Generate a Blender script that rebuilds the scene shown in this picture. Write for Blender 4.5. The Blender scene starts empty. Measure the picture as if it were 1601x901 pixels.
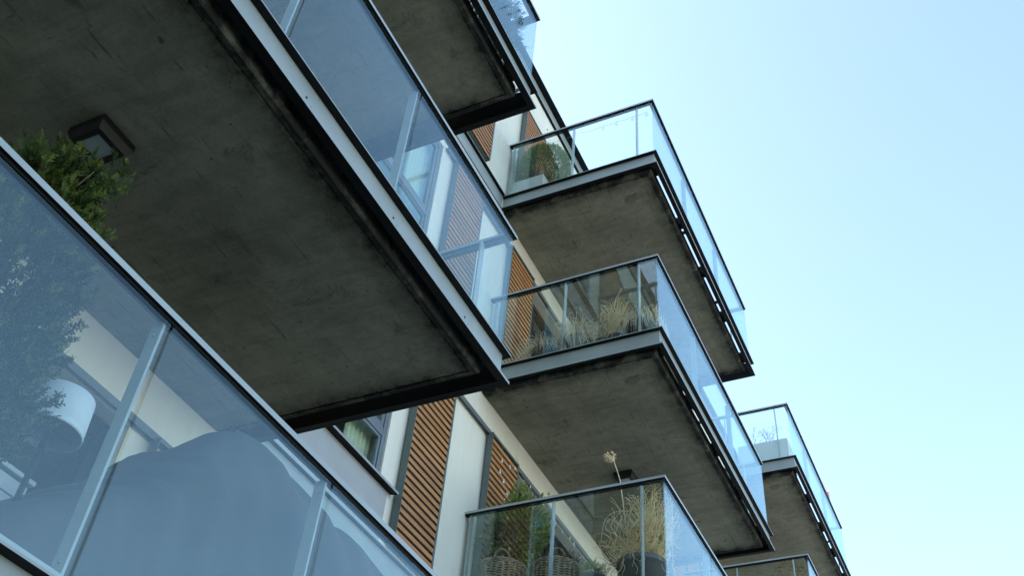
import bpy, bmesh, math, random
from mathutils import Vector, Matrix, noise
scene = bpy.context.scene
C = scene.collection
R_ = math.radians
# ------------------------------------------------------------------ camera
RW = ((0.4234137, -0.9028418, 0.074817), (-0.6477926, -0.2439961, 0.721686), (-0.6333132, -0.3540376, -0.6881655))
cam_d = bpy.data.cameras.new('camera'); cam = bpy.data.objects.new('camera', cam_d); C.objects.link(cam)
m = Matrix(RW).transposed().to_4x4(); m.translation = Vector((0.0, -4.6768, 1.6445))
cam.matrix_world = m
cam_d.sensor_width = 36.0; cam_d.lens = 1610.49*36/1601
cam_d.shift_x = -0.59/1601; cam_d.shift_y = 0.60/1601
cam_d.clip_start = 0.05; cam_d.clip_end = 3000
scene.camera = cam
# ------------------------------------------------------------------ light
SUN_EL, SUN_AZ = 38.0, -14.0       # azimuth from +Y (behind the building) towards +X
w = bpy.data.worlds.new('World'); scene.world = w; w.use_nodes = True
nt = w.node_tree; bg = nt.nodes['Background']
sky = nt.nodes.new('ShaderNodeTexSky'); sky.sky_type = 'NISHITA'; sky.sun_disc = False
sky.sun_elevation = R_(SUN_EL); sky.sun_rotation = R_(SUN_AZ)
sky.air_density = 1.0; sky.dust_density = 1.6; sky.ozone_density = 0.6
wb = nt.nodes.new('ShaderNodeMix'); wb.data_type = 'RGBA'; wb.blend_type = 'MULTIPLY'; wb.inputs[0].default_value = 1
wb.inputs[7].default_value = (1.01, 1.015, .955, 1)
nt.links.new(sky.outputs[0], wb.inputs[6]); nt.links.new(wb.outputs[2], bg.inputs[0]); bg.inputs[1].default_value = 0.15
sd = bpy.data.lights.new('sun', 'SUN'); sd.energy = 3.0; sd.angle = R_(0.5); sd.color = (1, .95, .88)
so = bpy.data.objects.new('sun', sd); C.objects.link(so)
d = Vector((math.sin(R_(SUN_AZ))*math.cos(R_(SUN_EL)), math.cos(R_(SUN_AZ))*math.cos(R_(SUN_EL)), math.sin(R_(SUN_EL))))
so.rotation_euler = d.to_track_quat('Z', 'Y').to_euler(); so.location = (-20, 30, 40)
vs = scene.view_settings
vs.view_transform = 'Standard'; vs.look = 'None'; vs.gamma = 1.0; vs.use_curve_mapping = False
vs.exposure = 2.0
scene.render.engine = 'CYCLES'
scene.cycles.max_bounces = 10; scene.cycles.transparent_max_bounces = 24

# ------------------------------------------------------------------ materials
MATS = {}
class NT:
    def __init__(s, name, color=(.5,.5,.5), rough=.6, metal=0.0, spec=.5):
        s.m = bpy.data.materials.new(name); s.m.use_nodes = True
        s.t = s.m.node_tree; s.b = s.t.nodes['Principled BSDF']
        s.b.inputs['Base Color'].default_value = (*color, 1); s.b.inputs['Roughness'].default_value = rough
        s.b.inputs['Metallic'].default_value = metal; s.b.inputs['Specular IOR Level'].default_value = spec
        MATS[name] = s.m
    def n(s, typ, **kw):
        o = s.t.nodes.new(typ)
        for k, v in kw.items(): setattr(o, k, v)
        return o
    def l(s, a, b): s.t.links.new(a, b)
    def coord(s, which='Object', scale=(1,1,1)):
        c = s.n('ShaderNodeTexCoord'); mp = s.n('ShaderNodeMapping'); mp.inputs['Scale'].default_value = scale
        s.l(c.outputs[which], mp.inputs[0]); return mp.outputs[0]
    def noise(s, vec, scale, detail=4, rough=.55, dist=0):
        o = s.n('ShaderNodeTexNoise'); o.inputs['Scale'].default_value = scale; o.inputs['Detail'].default_value = detail
        o.inputs['Roughness'].default_value = rough; o.inputs['Distortion'].default_value = dist
        s.l(vec, o.inputs['Vector']); return o.outputs['Fac']
    def ramp(s, fac, stops):
        o = s.n('ShaderNodeValToRGB'); e = o.color_ramp.elements
        while len(e) < len(stops): e.new(.5)
        for i, (p, c) in enumerate(stops):
            e[i].position = p; e[i].color = (*c, 1) if len(c) == 3 else c
        s.l(fac, o.inputs[0]); return o.outputs[0]
    def mix(s, fac, a, b, typ='MIX'):
        o = s.n('ShaderNodeMix', data_type='RGBA', blend_type=typ)
        if isinstance(fac, (int, float)): o.inputs[0].default_value = fac
        else: s.l(fac, o.inputs[0])
        for k, v in ((6, a), (7, b)):
            if isinstance(v, tuple): o.inputs[k].default_value = (*v, 1)
            else: s.l(v, o.inputs[k])
        return o.outputs[2]
    def math(s, op, a, b=None, c=None, clamp=False):
        o = s.n('ShaderNodeMath', operation=op, use_clamp=clamp)
        for i, v in enumerate((a, b, c)):
            if v is None: continue
            if isinstance(v, (int, float)): o.inputs[i].default_value = v
            else: s.l(v, o.inputs[i])
        return o.outputs[0]
    def bump(s, h, strength=.2, dist=.01):
        o = s.n('ShaderNodeBump'); o.inputs['Strength'].default_value = strength; o.inputs['Distance'].default_value = dist
        s.l(h, o.inputs['Height']); s.l(o.outputs[0], s.b.inputs['Normal'])
    def base(s, c): s.l(c, s.b.inputs['Base Color'])

def g3(v): return (v, v, v)

def mat_concrete():
    s = NT('concrete', rough=.85, spec=.3)
    co = s.coord('Object'); cs = s.coord('Object', (1.0, 7.0, 1)); cy = s.coord('Object', (5.0, .8, 1))
    n1 = s.noise(co, 1.1, 6, .6); n2 = s.noise(co, 9, 5, .6); n3 = s.noise(co, 60, 3, .6); n4 = s.noise(cy, 2.2, 6, .65, .4)
    base = s.ramp(n1, [(.25, (.185, .180, .135)), (.5, (.27, .26, .195)), (.75, (.35, .337, .255))])
    base = s.mix(.55, base, s.ramp(n2, [(.3, g3(.62)), (.7, g3(1.0))]), 'MULTIPLY')
    base = s.mix(.35, base, s.ramp(n4, [(.34, g3(.45)), (.55, g3(1.0))]), 'MULTIPLY')
    base = s.mix(.5, base, s.ramp(n3, [(.3, g3(.7)), (.6, g3(1.0))]), 'MULTIPLY')
    # blotches of grime, short dark streaks and small rust spots
    st = s.noise(s.coord('Object', (1.3, 14, 1)), 2.3, 6, .7, .3)
    base = s.mix(s.ramp(st, [(.60, g3(0)), (.70, g3(.75))]), base, (.06, .06, .048))
    st2 = s.noise(s.coord('Object', (16, 2.0, 1)), 1.3, 5, .7, .5)
    base = s.mix(s.ramp(st2, [(.66, g3(0)), (.73, g3(.7))]), base, (.05, .045, .035))
    pit = s.n('ShaderNodeTexVoronoi', feature='F1'); pit.inputs['Scale'].default_value = 11; s.l(co, pit.inputs['Vector'])
    base = s.mix(s.math('MULTIPLY', s.ramp(pit.outputs['Distance'], [(.05, g3(.8)), (.10, g3(0))]), s.ramp(n1, [(.5, g3(0)), (.56, g3(1))])), base, (.03, .03, .025))
    blo = s.noise(s.coord('Object', (1.6, 1, 1)), 2.6, 8, .72, .6)
    base = s.mix(s.ramp(blo, [(.58, g3(0)), (.68, g3(.65))]), base, (.045, .046, .038))
    v = s.n('ShaderNodeTexVoronoi', feature='F1'); v.inputs['Scale'].default_value = 1.7
    s.l(co, v.inputs['Vector'])
    sp = s.math('ADD', v.outputs['Distance'], s.math('MULTIPLY', s.math('SUBTRACT', s.noise(co, 22, 4), .5), .16))
    base = s.mix(s.ramp(sp, [(.0, g3(.9)), (.035, g3(.0))]), base, (.05, .03, .012))
    # mould along the free edges: object x in 0..len (scaled), y depth stored in object coords
    sep = s.n('ShaderNodeSeparateXYZ'); s.l(co, sep.inputs[0])
    at = s.n('ShaderNodeAttribute', attribute_name='edge_distance')
    dist = s.math('ADD', at.outputs['Fac'], s.math('MULTIPLY', s.math('SUBTRACT', s.noise(co, 5, 8, .75), .5), .30))
    dist = s.math('ADD', dist, s.math('MULTIPLY', s.math('SUBTRACT', s.noise(co, 40, 4, .7), .5), .05))
    mould = s.ramp(dist, [(.035, g3(1)), (.10, g3(.55)), (.26, g3(.0))])
    patch = s.ramp(s.noise(co, 5.5, 6, .65), [(.50, g3(1)), (.66, g3(.55))])
    base = s.mix(s.mix(1.0, mould, patch, 'MULTIPLY'), base, (.012, .013, .010))
    s.base(base)
    s.bump(s.math('ADD', s.math('MULTIPLY', n2, .6), s.math('MULTIPLY', n3, .25)), .25, .006)
    return s.m

def mat_stucco():
    s = NT('stucco', rough=.9, spec=.25)
    co = s.coord('Object')
    n1 = s.noise(co, .9, 5, .6); n2 = s.noise(co, 110, 3, .6); n3 = s.noise(s.coord('Object', (9, 1, .45)), 1.6, 5, .65)
    b = s.ramp(n1, [(.3, (.72, .685, .585)), (.7, (.79, .765, .67))])
    b = s.mix(.16, b, s.ramp(n3, [(.35, g3(.72)), (.62, g3(1.0))]), 'MULTIPLY')
    b = s.mix(.25, b, s.ramp(n2, [(.3, g3(.7)), (.6, g3(1.0))]), 'MULTIPLY')
    v = s.n('ShaderNodeTexVoronoi', feature='F1'); v.inputs['Scale'].default_value = 38; s.l(co, v.inputs['Vector'])
    b = s.mix(s.ramp(v.outputs['Distance'], [(.03, g3(.35)), (.09, g3(0))]), b, (.30, .28, .24))
    s.base(b); s.bump(s.math('ADD', n2, s.math('MULTIPLY', n1, .3)), .3, .004)

def mat_metal(name, col, rough=.38, metal=0.0, spec=.5):
    s = NT(name, col, rough, metal, spec)
    co = s.coord('Object')
    n1 = s.noise(co, 2.0, 5, .6); n2 = s.noise(co, 55, 3, .6)
    b = s.mix(s.ramp(n1, [(.3, g3(0)), (.7, g3(1))]), tuple(c*.86 for c in col), tuple(min(1, c*1.1) for c in col))
    b = s.mix(s.ramp(n2, [(.66, g3(0)), (.72, g3(.35))]), b, tuple(c*.5 for c in col))
    s.base(b)
    s.l(s.ramp(n1, [(.2, g3(rough*.8)), (.8, g3(min(1, rough*1.25)))]), s.b.inputs['Roughness'])
    s.bump(n2, .04, .002)

def mat_wood():
    s = NT('slat_wood', rough=.55, spec=.3)
    co = s.coord('Object', (1.2, 14, 14)); n1 = s.noise(co, 2.5, 6, .65, .5)
    oi = s.n('ShaderNodeObjectInfo'); n0 = s.noise(s.coord('Object', (.6, .6, 13)), 1.0, 1)
    b = s.ramp(n1, [(.3, (.36, .155, .055)), (.55, (.50, .235, .09)), (.75, (.60, .31, .135))])
    b = s.mix(1.0, b, s.ramp(n0, [(.3, g3(.66)), (.7, g3(1.08))]), 'MULTIPLY')
    s.base(b); s.bump(n1, .15, .003)

def mat_glass(name, f0=.064, tint=(.955, .985, .98), coat=(.80, 1, 1), rough=0.0, dirt=True):
    m = bpy.data.materials.new(name); m.use_nodes = True; t = m.node_tree; t.nodes.clear()
    MATS[name] = m
    N = t.nodes.new; L = t.links.new
    out = N('ShaderNodeOutputMaterial'); geo = N('ShaderNodeNewGeometry')
    dot = N('ShaderNodeVectorMath'); dot.operation = 'DOT_PRODUCT'
    L(geo.outputs['Normal'], dot.inputs[0]); L(geo.outputs['Incoming'], dot.inputs[1])
    def M(op, a, b=None, clamp=False):
        o = N('ShaderNodeMath'); o.operation = op; o.use_clamp = clamp
        for i, v in enumerate((a, b)):
            if v is None: continue
            if isinstance(v, (int, float)): o.inputs[i].default_value = v
            else: L(v, o.inputs[i])
        return o.outputs[0]
    c = M('ABSOLUTE', dot.outputs['Value']); f = M('POWER', M('SUBTRACT', 1.0, c, True), 5.0)
    F = M('ADD', M('MULTIPLY', f, 1-f0), f0)
    tr = N('ShaderNodeBsdfTransparent'); tr.inputs[0].default_value = (*tint, 1)
    gl = N('ShaderNodeBsdfGlossy'); gl.inputs['Roughness'].default_value = rough; gl.inputs[0].default_value = (*coat, 1)
    mx = N('ShaderNodeMixShader'); L(F, mx.inputs[0]); L(tr.outputs[0], mx.inputs[1]); L(gl.outputs[0], mx.inputs[2])
    if dirt:
        tc = N('ShaderNodeTexCoord'); no = N('ShaderNodeTexNoise'); no.inputs['Scale'].default_value = 1.3; no.inputs['Detail'].default_value = 7
        no.inputs['Roughness'].default_value = .7
        L(tc.outputs['Object'], no.inputs['Vector'])
        vo = N('ShaderNodeTexVoronoi'); vo.inputs['Scale'].default_value = 26; L(tc.outputs['Object'], vo.inputs['Vector'])
        r2 = N('ShaderNodeValToRGB'); L(vo.outputs['Distance'], r2.inputs[0])
        r2.color_ramp.elements[0].position = .03; r2.color_ramp.elements[0].color = (.10, .10, .10, 1)
        r2.color_ramp.elements[1].position = .09; r2.color_ramp.elements[1].color = (0, 0, 0, 1)
        no2 = N('ShaderNodeTexNoise'); no2.inputs['Scale'].default_value = 2.1; L(tc.outputs['Object'], no2.inputs['Vector'])
        spk = M('MULTIPLY', r2.outputs[0], M('GREATER_THAN', no2.outputs['Fac'], .57))
        fac = M('ADD', M('MULTIPLY', M('MULTIPLY', no.outputs['Fac'], no.outputs['Fac']), .008), spk, True)
        di = N('ShaderNodeBsdfDiffuse'); di.inputs[0].default_value = (.55, .57, .56, 1)
        mx2 = N('ShaderNodeMixShader'); L(fac, mx2.inputs[0]); L(mx.outputs[0], mx2.inputs[1]); L(di.outputs[0], mx2.inputs[2])
        L(mx2.outputs[0], out.inputs[0])
    else: L(mx.outputs[0], out.inputs[0])

def mat_leaf(name, c1, c2, c3, trans=.25):
    s = NT(name, rough=.6, spec=.25)
    n1 = s.noise(s.coord('Object'), 9, 3, .6); n2 = s.noise(s.coord('Object'), 55, 2, .6)
    b = s.mix(.5, s.ramp(n1, [(.3, c1), (.5, c2), (.7, c3)]), s.ramp(n2, [(.3, c1), (.5, c2), (.7, c3)]))
    s.base(b)
    tl = s.n('ShaderNodeBsdfTranslucent'); s.l(b, tl.inputs[0])
    mx = s.n('ShaderNodeMixShader'); mx.inputs[0].default_value = trans
    out = s.t.nodes['Material Output']; s.l(s.b.outputs[0], mx.inputs[1]); s.l(tl.outputs[0], mx.inputs[2]); s.l(mx.outputs[0], out.inputs[0])

def mat_plain(name, col, rough=.7, var=.2, sc=12, bump=.15, spec=.4, bd=.004):
    s = NT(name, col, rough, 0, spec); co = s.coord('Object')
    n = s.noise(co, sc, 5, .6)
    s.base(s.ramp(n, [(.3, tuple(c*(1-var) for c in col)), (.7, tuple(min(1, c*(1+var)) for c in col))]))
    s.bump(s.noise(co, sc*5, 3), bump, bd)

mat_concrete(); mat_stucco(); mat_wood()
mat_metal('grey_steel', (.29, .325, .32), .42)
mat_metal('rail_steel', (.33, .37, .375), .36)
mat_metal('shutter_steel', (.105, .135, .13), .5)
mat_metal('window_steel', (.14, .165, .19), .4)
mat_metal('black_and_shade_steel', (.006, .0065, .007), .6, 0, .2)  # black fittings; also paints shade onto channel, sill and handrail undersides
mat_metal('pale_metal', (.55, .57, .56), .45)
mat_glass('balustrade_glass'); mat_glass('window_glass', .10, (.90, .96, .93), dirt=False)
mat_glass('bulb_glass', .08, (.9, .9, .9), dirt=False)
mat_plain('infill_board', (.36, .365, .37), .6, .07, 3, .05)
mat_plain('backing_board', (.02, .02, .022), .8)
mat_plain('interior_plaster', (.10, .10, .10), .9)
mat_plain('blind_fabric', (.66, .68, .60), .8, .08, 40, .1)
mat_plain('curtain_fabric', (.80, .76, .62), .8, .08, 20, .1)
mat_plain('frosted', (.30, .35, .35), .3, .05, 6, .02)
mat_plain('lamp_black', (.006, .0065, .0065), .55, .1, 8, .02)
mat_plain('dark_pot', (.045, .052, .062), .55, .2, 5)
mat_plain('grey_pot', (.115, .12, .128), .6, .15, 6)
mat_plain('pale_planter', (.52, .53, .50), .65, .08, 6)
mat_plain('soil', (.03, .02, .013), .95, .3, 30, .5)
mat_plain('wicker', (.36, .285, .20), .75, .45, 18, .4)
mat_plain('dry_grass', (.88, .64, .36), .75, .22, 9, .1)
mat_plain('dry_grass_pale', (.84, .66, .44), .8, .22, 9, .1)
mat_plain('bark', (.13, .085, .055), .9, .35, 25, .5)
mat_plain('cover_fabric', (.05, .052, .055), .8, .12, 5, .12, .3)
mat_plain('pale_shell', (.62, .66, .66), .55, .05, 5, .03)
mat_plain('seat_dark', (.035, .045, .06), .7, .1, 6)
mat_plain('flag_red', (.62, .03, .05), .7, .1, 6)
mat_plain('flag_white', (.75, .72, .72), .7, .05, 6)
mat_plain('bounce_paving', (.56, .53, .46), .9, .12, 1.5, .2)  # pale colour for the added light-bouncing slabs
mat_plain('ground', (.045, .055, .035), .95, .25, 1.2, .3)
mat_plain('bulb_white', (.7, .7, .66), .3, .05, 6, .0)
mat_plain('twig', (.17, .15, .13), .9, .3, 20, .2)
mat_plain('rusty_leaf', (.27, .13, .045), .8, .45, 30, .2)
mat_plain('heather', (.17, .105, .08), .85, .45, 30, .2)
mat_leaf('thuja_leaf', (.008, .020, .005), (.025, .050, .008), (.075, .10, .012))
mat_leaf('thuja_tip', (.04, .07, .009), (.09, .12, .015), (.20, .22, .03))
mat_leaf('box_leaf', (.05, .13, .022), (.12, .22, .035), (.22, .33, .06))
mat_leaf('conifer_leaf', (.08, .12, .03), (.19, .25, .06), (.36, .38, .13))
mat_leaf('old_leaf', (.09, .045, .02), (.15, .075, .035), (.22, .12, .05))

# ------------------------------------------------------------------ mesh helpers
def finish(name, bm, mats, parent=None, smooth=False, bevel=0):
    me = bpy.data.meshes.new(name); bm.normal_update(); bm.to_mesh(me); bm.free()
    if isinstance(mats, str): mats = [mats]
    for k in mats: me.materials.append(MATS[k])
    if smooth:
        for p in me.polygons: p.use_smooth = True
    o = bpy.data.objects.new(name, me); C.objects.link(o)
    if parent: o.parent = parent
    if bevel:
        b = o.modifiers.new('bevel', 'BEVEL'); b.width = bevel; b.segments = 2; b.limit_method = 'ANGLE'
    return o
def box(bm, x0, x1, y0, y1, z0, z1, mi=0):
    v = [bm.verts.new((x, y, z)) for z in (z0, z1) for y in (y0, y1) for x in (x0, x1)]
    for f in ((0, 2, 3, 1), (4, 5, 7, 6), (0, 1, 5, 4), (2, 6, 7, 3), (0, 4, 6, 2), (1, 3, 7, 5)):
        fc = bm.faces.new([v[i] for i in f]); fc.material_index = mi
def sweep(bm, path, prof, mi=0):
    """path: xy points, outward = right-hand side of travel; prof: closed (offset, z)"""
    n = len(path); rings = []
    P = [Vector((p[0], p[1])) for p in path]
    for i in range(n):
        def nrm(a, b):
            d = (b-a).normalized(); return Vector((d.y, -d.x))
        if i == 0: o = nrm(P[0], P[1])
        elif i == n-1: o = nrm(P[-2], P[-1])
        else:
            a = nrm(P[i-1], P[i]); b = nrm(P[i], P[i+1]); o = (a+b)/(1+a.dot(b))
        rings.append([bm.verts.new((P[i].x+o.x*q[0], P[i].y+o.y*q[0], q[1])) for q in prof])
    k = len(prof)
    for i in range(n-1):
        for j in range(k):
            f = bm.faces.new((rings[i][j], rings[i+1][j], rings[i+1][(j+1) % k], rings[i][(j+1) % k])); f.material_index = mi[j] if isinstance(mi, (list, tuple)) else mi
    for r, rev in ((rings[0], False), (rings[-1], True)):
        f = bm.faces.new(r if not rev else r[::-1]); f.material_index = 0 if isinstance(mi, (list, tuple)) else mi
    bmesh.ops.recalc_face_normals(bm, faces=bm.faces)
def tube(bm, pts, r, sides=4, mi=0, r1=None, cap=True):
    pts = [Vector(p) for p in pts]; n = len(pts); rings = []
    up = Vector((0.13, .21, .97))
    for i, p in enumerate(pts):
        d = (pts[min(i+1, n-1)]-pts[max(i-1, 0)])
        if d.length < 1e-7: d = Vector((0, 0, 1))
        d.normalize(); a = d.cross(up)
        if a.length < .05: a = d.cross(Vector((1, 0, 0)))
        a.normalize(); b = d.cross(a)
        rr = r if r1 is None else r+(r1-r)*i/(n-1)
        rings.append([bm.verts.new(p+(a*math.cos(t)+b*math.sin(t))*rr) for t in [2*math.pi*k/sides for k in range(sides)]])
    for i in range(n-1):
        for j in range(sides):
            f = bm.faces.new((rings[i][j], rings[i][(j+1) % sides], rings[i+1][(j+1) % sides], rings[i+1][j])); f.material_index = mi; f.smooth = True
    if cap and sides > 2:
        for rg in (rings[0][::-1], rings[-1]):
            f = bm.faces.new(rg); f.material_index = mi
def lathe(bm, prof, c=(0, 0, 0), seg=32, mi=0):
    rings = []
    for r, z in prof:
        if r < 1e-5: rings.append([bm.verts.new((c[0], c[1], c[2]+z))])
        else: rings.append([bm.verts.new((c[0]+r*math.cos(2*math.pi*k/seg), c[1]+r*math.sin(2*math.pi*k/seg), c[2]+z)) for k in range(seg)])
    for a, b in zip(rings, rings[1:]):
        for k in range(seg):
            k2 = (k+1) % seg
            if len(a) == 1 and len(b) == 1: continue
            if len(a) == 1: vs_ = (a[0], b[k2], b[k])
            elif len(b) == 1: vs_ = (a[k], a[k2], b[0])
            else: vs_ = (a[k], a[k2], b[k2], b[k])
            f = bm.faces.new(vs_); f.material_index = mi; f.smooth = True
def thing(name, label, cat, loc=(0, 0, 0), group=None):
    o = bpy.data.objects.new(name, None); C.objects.link(o); o.location = loc; o.empty_display_size = .2
    o['label'] = label; o['category'] = cat
    if group: o['group'] = group
    return o
def copy_tree(o, parent=None):
    c = o.copy(); C.objects.link(c); c.parent = parent
    for ch in list(o.children): copy_tree(ch, c)
    return c
def structure(name, o): o['kind'] = 'structure'; return o

# ------------------------------------------------------------------ ground
bm = bmesh.new()
G = 30
vv = [[bm.verts.new((-600+1200*i/G, -600+1200*j/G, 0)) for i in range(G+1)] for j in range(G+1)]
for j in range(G):
    for i in range(G): bm.faces.new((vv[j][i], vv[j][i+1], vv[j+1][i+1], vv[j+1][i]))
structure('ground', finish('ground', bm, 'ground'))
bm = bmesh.new(); box(bm, 6.0, 60, -9.0, -3.2, .0, .12); box(bm, 6.0, 80, -140, -9.01, .0, .12)  # added out of view: pale slabs that bounce light onto balcony undersides
structure('bounce_pavement', finish('bounce_pavement', bm, 'bounce_paving', bevel=.01))

# ------------------------------------------------------------------ building
WY = .045                       # wall face
LV = [3.05, 6.05, 9.05, 12.05]  # deck levels
ROOF = 15.38
bld = thing('apartment_building', 'tall cream rendered apartment block with grey steel balconies and slatted wood shutters', 'building', (0, 0, 0))
openings = []
for L in [0.05]+LV:
    openings += [(.55, 3.68, L+.08, L+2.28), (4.95, 6.40, L+.55, L+2.30), (8.36, 11.3, L+.08, L+2.28), (12.95, 14.3, L+.55, L+2.30),
                 (15.47, 18.4, L+.08, L+2.28), (-6.0, -4.0, L+.55, L+2.30), (21, 23, L+.55, L+2.30)]
def wall_mesh():
    bm = bmesh.new()
    X0, X1 = -14.0, 34.0; T = .22; ztop = ROOF-.2
    xs = sorted({X0, X1, *[v for o in openings for v in o[:2]]})
    zs = sorted({-.3, ztop, *[v for o in openings for v in o[2:] if v < ztop]})
    xs = [a+(b-a)*k/max(1, int((b-a)/1.5)) for a, b in zip(xs, xs[1:]) for k in range(max(1, int((b-a)/1.5)))]+[X1]
    V = {}
    def v(x, y, z):
        k = (round(x, 4), round(y, 4), round(z, 4))
        if k not in V: V[k] = bm.verts.new(k)
        return V[k]
    for a, b in zip(xs, xs[1:]):
        for c, d in zip(zs, zs[1:]):
            xm, zm = (a+b)/2, (c+d)/2
            if any(o[0] < xm < o[1] and o[2] < zm < o[3] for o in openings): continue
            bm.faces.new((v(a, WY, c), v(b, WY, c), v(b, WY, d), v(a, WY, d)))
    for (a, b, c, d) in openings:
        for q in (((a, c), (a, d)), ((b, d), (b, c)), ((a, d), (b, d)), ((b, c), (a, c))):
            (x1, z1), (x2, z2) = q
            bm.faces.new([bm.verts.new(t) for t in ((x1, WY, z1), (x2, WY, z2), (x2, WY+T, z2), (x1, WY+T, z1))])
    # body behind: ends, back and roof slab
    for q in (((X0, WY, -.3), (X0, WY, ztop), (X0, 13, ztop), (X0, 13, -.3)), ((X1, WY, -.3), (X1, 13, -.3), (X1, 13, ztop), (X1, WY, ztop)),
              ((X0, 13, -.3), (X0, 13, ztop), (X1, 13, ztop), (X1, 13, -.3)), ((X0, WY, ztop), (X1, WY, ztop), (X1, 13, ztop), (X0, 13, ztop))):
        bm.faces.new([bm.verts.new(t) for t in q])
    return finish('wall', bm, 'stucco', bld)
wall_mesh()
# rooms behind the openings
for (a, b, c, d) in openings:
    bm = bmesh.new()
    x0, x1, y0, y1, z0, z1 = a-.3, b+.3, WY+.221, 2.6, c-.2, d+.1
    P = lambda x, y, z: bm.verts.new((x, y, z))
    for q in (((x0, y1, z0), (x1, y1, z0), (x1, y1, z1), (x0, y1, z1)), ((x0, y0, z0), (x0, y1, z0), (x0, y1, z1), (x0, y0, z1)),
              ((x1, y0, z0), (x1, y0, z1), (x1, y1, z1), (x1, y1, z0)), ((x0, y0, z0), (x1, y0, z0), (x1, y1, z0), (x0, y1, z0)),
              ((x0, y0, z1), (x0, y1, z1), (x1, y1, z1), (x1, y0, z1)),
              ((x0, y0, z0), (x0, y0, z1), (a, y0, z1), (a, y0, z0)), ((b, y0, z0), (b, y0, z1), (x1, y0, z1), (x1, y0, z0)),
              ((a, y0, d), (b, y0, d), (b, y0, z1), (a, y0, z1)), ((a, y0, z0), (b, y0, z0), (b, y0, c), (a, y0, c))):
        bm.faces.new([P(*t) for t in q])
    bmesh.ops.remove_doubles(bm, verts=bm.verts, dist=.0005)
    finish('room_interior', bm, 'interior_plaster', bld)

# roof edge: steel channel with a projecting top flange
bm = bmesh.new()
sweep(bm, [(-14, WY), (34, WY)], [(0, ROOF-.20), (.045, ROOF-.20), (.045, ROOF-.012), (.145, ROOF-.012), (.145, ROOF), (0, ROOF)], mi=[1, 0, 1, 1, 0, 0])  # shade under the flange put into the face colour
box(bm, -14, 34, WY, 13, ROOF-.16, ROOF-.01)
finish('roof_edge', bm, ['grey_steel', 'black_and_shade_steel'], bld)

# floor bands between the balconies
def band(x0, x1, L):
    bm = bmesh.new()
    sweep(bm, [(x0, WY), (x1, WY)], [(0, L-.24), (.012, L-.24), (.012, L-.012), (.055, L-.012), (.055, L+.0), (0, L+.0)], mi=[1, 0, 1, 0, 0, 0])  # downward faces coloured black as painted shade
    return finish('floor_band', bm, ['grey_steel', 'black_and_shade_steel'], bld)
for L in LV:
    for a, b in ((4.67, 7.895), (12.45, 15.0), (19.6, 33.9), (-13.9, .05)): band(a, b, L)

# infill boards under the windows
for L in LV:
    for a, b in ((4.70, 6.53), (12.7, 14.45)):
        bm = bmesh.new(); box(bm, a, b, WY-.018, WY-.003, L+.03, L+.50)
        finish('infill_panel', bm, 'infill_board', bld, bevel=.002)

def frame_ring(bm, x0, x1, z0, z1, y0, y1, w):
    box(bm, x0, x0+w, y0, y1, z0, z1); box(bm, x1-w, x1, y0, y1, z0, z1)
    box(bm, x0+w, x1-w, y0, y1, z0, z0+w); box(bm, x0+w, x1-w, y0, y1, z1-w, z1)
def window(x0, x1, z0, z1):
    bm = bmesh.new(); y = WY+.02
    frame_ring(bm, x0+.003, x1-.003, z0+.003, z1-.003, y, y+.07, .055)
    zt = z0+.47
    box(bm, x0+.058, x1-.058, y+.002, y+.068, zt, zt+.085)
    frame_ring(bm, x0+.060, x1-.060, z0+.060, zt-.002, y+.012, y+.05, .03)
    xm = (x0+x1)/2
    box(bm, xm-.03, xm+.03, y+.002, y+.066, zt+.087, z1-.060)
    for a, b in ((x0+.060, xm-.032), (xm+.032, x1-.060)): frame_ring(bm, a, b, zt+.087, z1-.060, y+.010, y+.055, .042)
    o = finish('window', bm, 'window_steel', bld, bevel=.003)
    bm = bmesh.new(); box(bm, x0+.092, x1-.092, y+.026, y+.034, z0+.092, zt-.034)
    for a, b in ((x0+.10, xm-.074), (xm+.074, x1-.10)): box(bm, a, b, y+.028, y+.036, zt+.131, z1-.104)
    finish('pane', bm, 'window_glass', o)
    # sill
    bm = bmesh.new(); sweep(bm, [(x0-.25, WY), (x1+.20, WY)], [(0, z0-.012), (.09, z0-.03), (.09, z0-.005), (.085, z0), (0, z0+.001)], mi=[1, 0, 0, 0, 0])  # sill underside painted dark to stand for shade
    finish('sill', bm, ['grey_steel', 'black_and_shade_steel'], o)
    # blind with a curtain at its side
    bm = bmesh.new(); yb = WY+.14; n = int((z1-z0)/.03)
    for k in range(n):
        z = z0+.06+k*.03
        vs_ = [bm.verts.new(t) for t in ((x0+.03, yb, z), (x1-.42, yb, z), (x1-.42, yb+.022, z+.02), (x0+.03, yb+.022, z+.02))]; bm.faces.new(vs_)
    for xx in (x0+.3, x1-.7): tube(bm, [(xx, yb, z0+.05), (xx, yb, z1)], .002, 4)
    finish('blind', bm, 'blind_fabric', o)
    bm = bmesh.new(); prev = None
    for k in range(41):
        x = x1-.44+.40*k/40; yy = yb+.02+.018*math.sin(k*.95)
        cur = (bm.verts.new((x, yy, z0+.03)), bm.verts.new((x, yy, z1-.02)))
        if prev: bm.faces.new((prev[0], cur[0], cur[1], prev[1]))
        prev = cur
    finish('curtain', bm, 'curtain_fabric', o, smooth=True)
for L in LV:
    window(4.95, 6.40, L+.55, L+2.30); window(12.95, 14.3, L+.55, L+2.30)

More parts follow.
